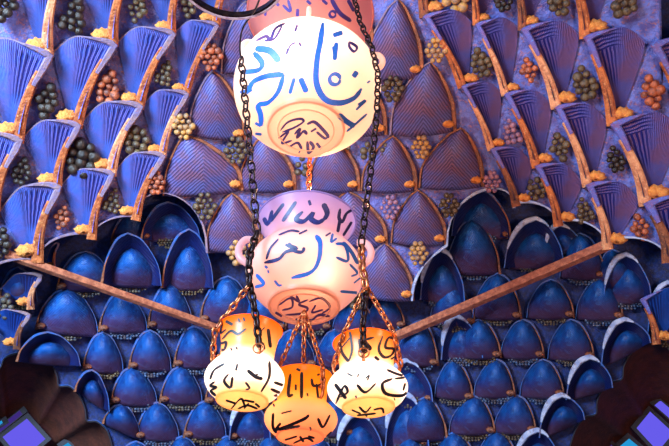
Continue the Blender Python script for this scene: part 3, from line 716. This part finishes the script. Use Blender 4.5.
black4 = [[6,(292,225),(286,290),(300,290)], [6,(326,220),(325,302)], [4,(308,258),(308,276)], [4,(310,210),(322,216)], [5,(343,290)], [5,(355,240),(361,262),(385,256),(386,234)], [4,(370,256),(375,302)], [4,(372,230),(380,226)],
 [7,(262,374),(254,394),(330,364),(348,350)], [6,(255,396),(322,384)], [3,(264,346),(296,338)], [5,(240,345),(239,385),(251,406)], [5,(374,360),(390,386),(411,350)], [6,(352,392)], [4,(400,416),(416,400)], [5,(242,322)],
 [4,(274,426),(312,414)], [4,(300,436),(340,420),(362,431)], [4,(320,414),(332,432)], [4,(345,414),(365,420)]]
black5 = [[5,(122,124),(130,160),(150,190)], [4,(152,90),(160,150),(150,190)], [3,(124,152),(160,108)], [5,(180,120),(190,150),(216,150),(200,125),(226,114)], circ(3,(195,150),13), [5,(252,110),(240,150),(255,175),(276,170),(285,150),(260,145),(270,115),(292,122)], [5,(228,174),(241,186)], [4,(276,182),(287,174)],
 [6,(108,256),(142,301)], [5,(110,316),(135,264),(146,280),(124,296)], [3,(145,225),(162,233)], [5,(174,258),(200,281),(232,254)], [5,(172,296)], [3,(200,240),(211,231),(206,246)], [6,(282,240),(252,255),(262,285),(310,291),(331,274)], [4,(264,214),(290,225),(319,236),(288,241)], [4,(320,254),(314,276)], [4,(288,302)], [3,(180,225),(176,236)],
 [3,(158,334),(186,346)], [4,(180,324),(200,341),(217,324)], [4,(174,351),(232,345)], [4,(224,334),(250,330),(256,345)], [3,(200,348),(205,356)]]
def lugs3(*a): return [(math.radians(k), .165, .112, .030) for k in a]
B3 = at(242, 402, 2.4); B5 = at(368.5, 408.5, 2.4); B4 = at(300, 438, 2.72)
make_lamp('small white glass lamp with amber neck, left of the lower trio', B3, sprof(1.10), (math.radians(1.5), 0), ga, lugs3(178, 298, 58), [(black3, T3, M['ink_black'])], 'glass mosque lamps', [((0,-.05,.10), .48, .02, (1,.93,.84))], lugmat=M['brass'], foot=(.098,.005))
make_lamp('small white glass lamp with amber neck, right of the lower trio', B5, sprof(.97), (math.radians(-.8), 0), ga, lugs3(178, 262, -2), [(black5, T5, M['ink_black'])], 'glass mosque lamps', [((0,-.05,.11), .48, .02, (1,.93,.84))], lugmat=M['brass'], foot=(.098,.005))
make_lamp('small all amber glass lamp, lowest and furthest back of the lower trio', B4, sprof(.97), (math.radians(.8), 0), gb, lugs3(195, 315, 75), [(black4, T3, M['ink_black'])], 'glass mosque lamps', [((-.07,-.05,.08), .32, .02, (1,.84,.6))], lugmat=M['brass'], foot=(.098,.005))

# ------------------------------------------------------------------ chains
CH = 'chains carrying the lamps'
chain([at(241,58,2.12), at(246,110,2.15), at(251,165,2.19), at(257,232,2.25)], .068, M['iron'], 'dark iron chain passing the left edge of the topmost lamp', CH,
      wire=([at(262,-10,1.8), at(256,8,1.95), at(243,28,2.11), at(240,45,2.12), at(241,60,2.12)], .005), thick=.15)
chain([at(257,232,2.25), at(249,258,2.22), at(249,284,2.23)], .05, M['iron'], 'short dark iron chain looped round the left lug of the pink lamp', CH, thick=.3)
chain([at(352,-12,2.1), at(360,22,2.1), at(372,48,2.1), at(378,75,2.11), at(377,110,2.13), at(372,160,2.18), at(365,215,2.22), at(361,246,2.24)], .06, M['iron'], 'dark iron chain passing the right edge of the topmost lamp', CH, thick=.16)
chain([at(361,246,2.24), at(362,266,2.23), at(366,288,2.23)], .05, M['brass'], 'short brass chain at the right lug of the pink lamp', CH, thick=.3)
chain([at(310,150,2.95), at(308,200,2.86), at(306,232,2.78)], .06, M['brass'], 'brass chain running down behind the topmost lamp to the pink lamp', CH)
def rimp(B, deg, z=.275, r=.139): return B + Vector((r*math.cos(math.radians(deg)), r*math.sin(math.radians(deg)), z))
def lugp(B, deg): return rimp(B, deg, .175, .135)
top3 = at(250,284,2.25)
chain([top3, rimp(B3,205), lugp(B3,178)], .04, M['brass'], 'brass chain from the pink lamp to the left lug of the small left lamp', CH, thick=.26)
chain([top3, rimp(B3,290), lugp(B3,298)], .046, M['iron'], 'dark chain hanging in front of the small left lamp', CH, thick=.3)
top5 = at(366,286,2.25)
chain([top5, rimp(B5,232), lugp(B5,178)], .036, M['brass'], 'brass chain from the pink lamp to the left lug of the small right lamp', CH, thick=.26)
chain([top5, rimp(B5,318), lugp(B5,-2)], .036, M['brass'], 'brass chain from the pink lamp to the right lug of the small right lamp', CH, thick=.26)
chain([top5, rimp(B5,262), lugp(B5,262)], .042, M['iron'], 'dark chain hanging in front of the small right lamp', CH, thick=.3)
top4 = B2 + Vector((0,.02,-.005))
chain([top4, rimp(B4,228)], .036, M['brass'], 'brass chain at the left of the small amber lamp', CH, thick=.26)
chain([top4, rimp(B4,275)], .036, M['brass'], 'brass chain in the middle above the small amber lamp', CH, thick=.26)
chain([top4, rimp(B4,312), lugp(B4,315)], .036, M['brass'], 'brass chain at the right of the small amber lamp', CH, thick=.26)
for c0, lab in ((lugp(B3,298),'left'), (lugp(B5,262),'right')):
    c = c0 + Vector((0,-.012,-.018)); pts = [c + Vector((.020*math.cos(i*math.pi/12), -.003, .020*math.sin(i*math.pi/12))) for i in range(24)]
    v, f = tube(pts, .003, 8, True); o = obj('hook_ring', v, f, M['brass']); tag(o, 'thin round metal ring at the neck of the small %s lamp' % lab, 'ring', 'hook rings')

# black hoop high at the left
hc = at(230, -31, 1.75); k = (hc-CAM).dot(FWD)/F; R0 = 56*k
t = thing('hanging_hoop', 'black metal hoop with pale lower edge, cut off at the top of the picture', 'hoop', hc)
def hoop(R_, z0, z1, th, m, nm):
    vs = []; fs = []; n = 72
    for i in range(n):
        a = 2*math.pi*i/n; e = Vector((math.cos(a), math.sin(a), 0))
        for r_, z_ in ((R_-th, z0), (R_+th, z0), (R_+th, z1), (R_-th, z1)): vs.append(hc + e*r_ + Vector((0, 0, z_)))
    for i in range(n):
        for j in range(4):
            a = i*4+j; b = i*4+(j+1) % 4; c = ((i+1) % n)*4+(j+1) % 4; d = ((i+1) % n)*4+j; fs.append((a, b, c, d))
    return obj(nm, vs, fs, m, t, smooth=False)
hoop(R0, 0, .035, .010, M['iron'], 'band'); hoop(R0+.008, -.004, .003, .006, M['steelpale'], 'lower_edge')

# ------------------------------------------------------------------ light
def area(loc, target, size, e, c, name):
    ld = bpy.data.lights.new(name, 'AREA'); ld.energy = e; ld.size = size; ld.spread = 2.0 if 'left' in name else math.pi; ld.color = c
    o = bpy.data.objects.new(name, ld); COL.objects.link(o); o.location = loc
    o.rotation_euler = (Vector(target)-Vector(loc)).to_track_quat('-Z', 'Y').to_euler(); return o
area((-2.9, -.9, 3.8), (-2.1, 4.9, 4.7), 1.9, 560, (.52,.76,1), 'daylight_from_left_windows')
area((1.8, 1.0, 2.4), (1.6, 4.5, 5.6), .5, 80, (1,.56,.36), 'warm_hall_lamps')  # added warm light for the right of the vault, no known lamp
area((.2, -.9, 1.3), (0, 5.5, 4.4), 1.2, 28, (.42,.66,1), 'hall_fill')
ld = bpy.data.lights.new('lamp_cluster_glow', 'POINT'); ld.energy = 78; ld.color = (1,.54,.30); ld.shadow_soft_size = .12  # added unseen point light, stands in for the glow of the hanging lamps
lo = bpy.data.objects.new('lamp_cluster_glow', ld); COL.objects.link(lo); lo.location = (0, 3.1, 4.2)
w = bpy.data.worlds.new('world'); scene.world = w; w.use_nodes = True
w.node_tree.nodes['Background'].inputs[0].default_value = (.10,.14,.30,1); w.node_tree.nodes['Background'].inputs[1].default_value = .25
scene.view_settings.view_transform = 'Standard'; scene.view_settings.look = 'None'; scene.view_settings.exposure = 0; scene.view_settings.gamma = 1
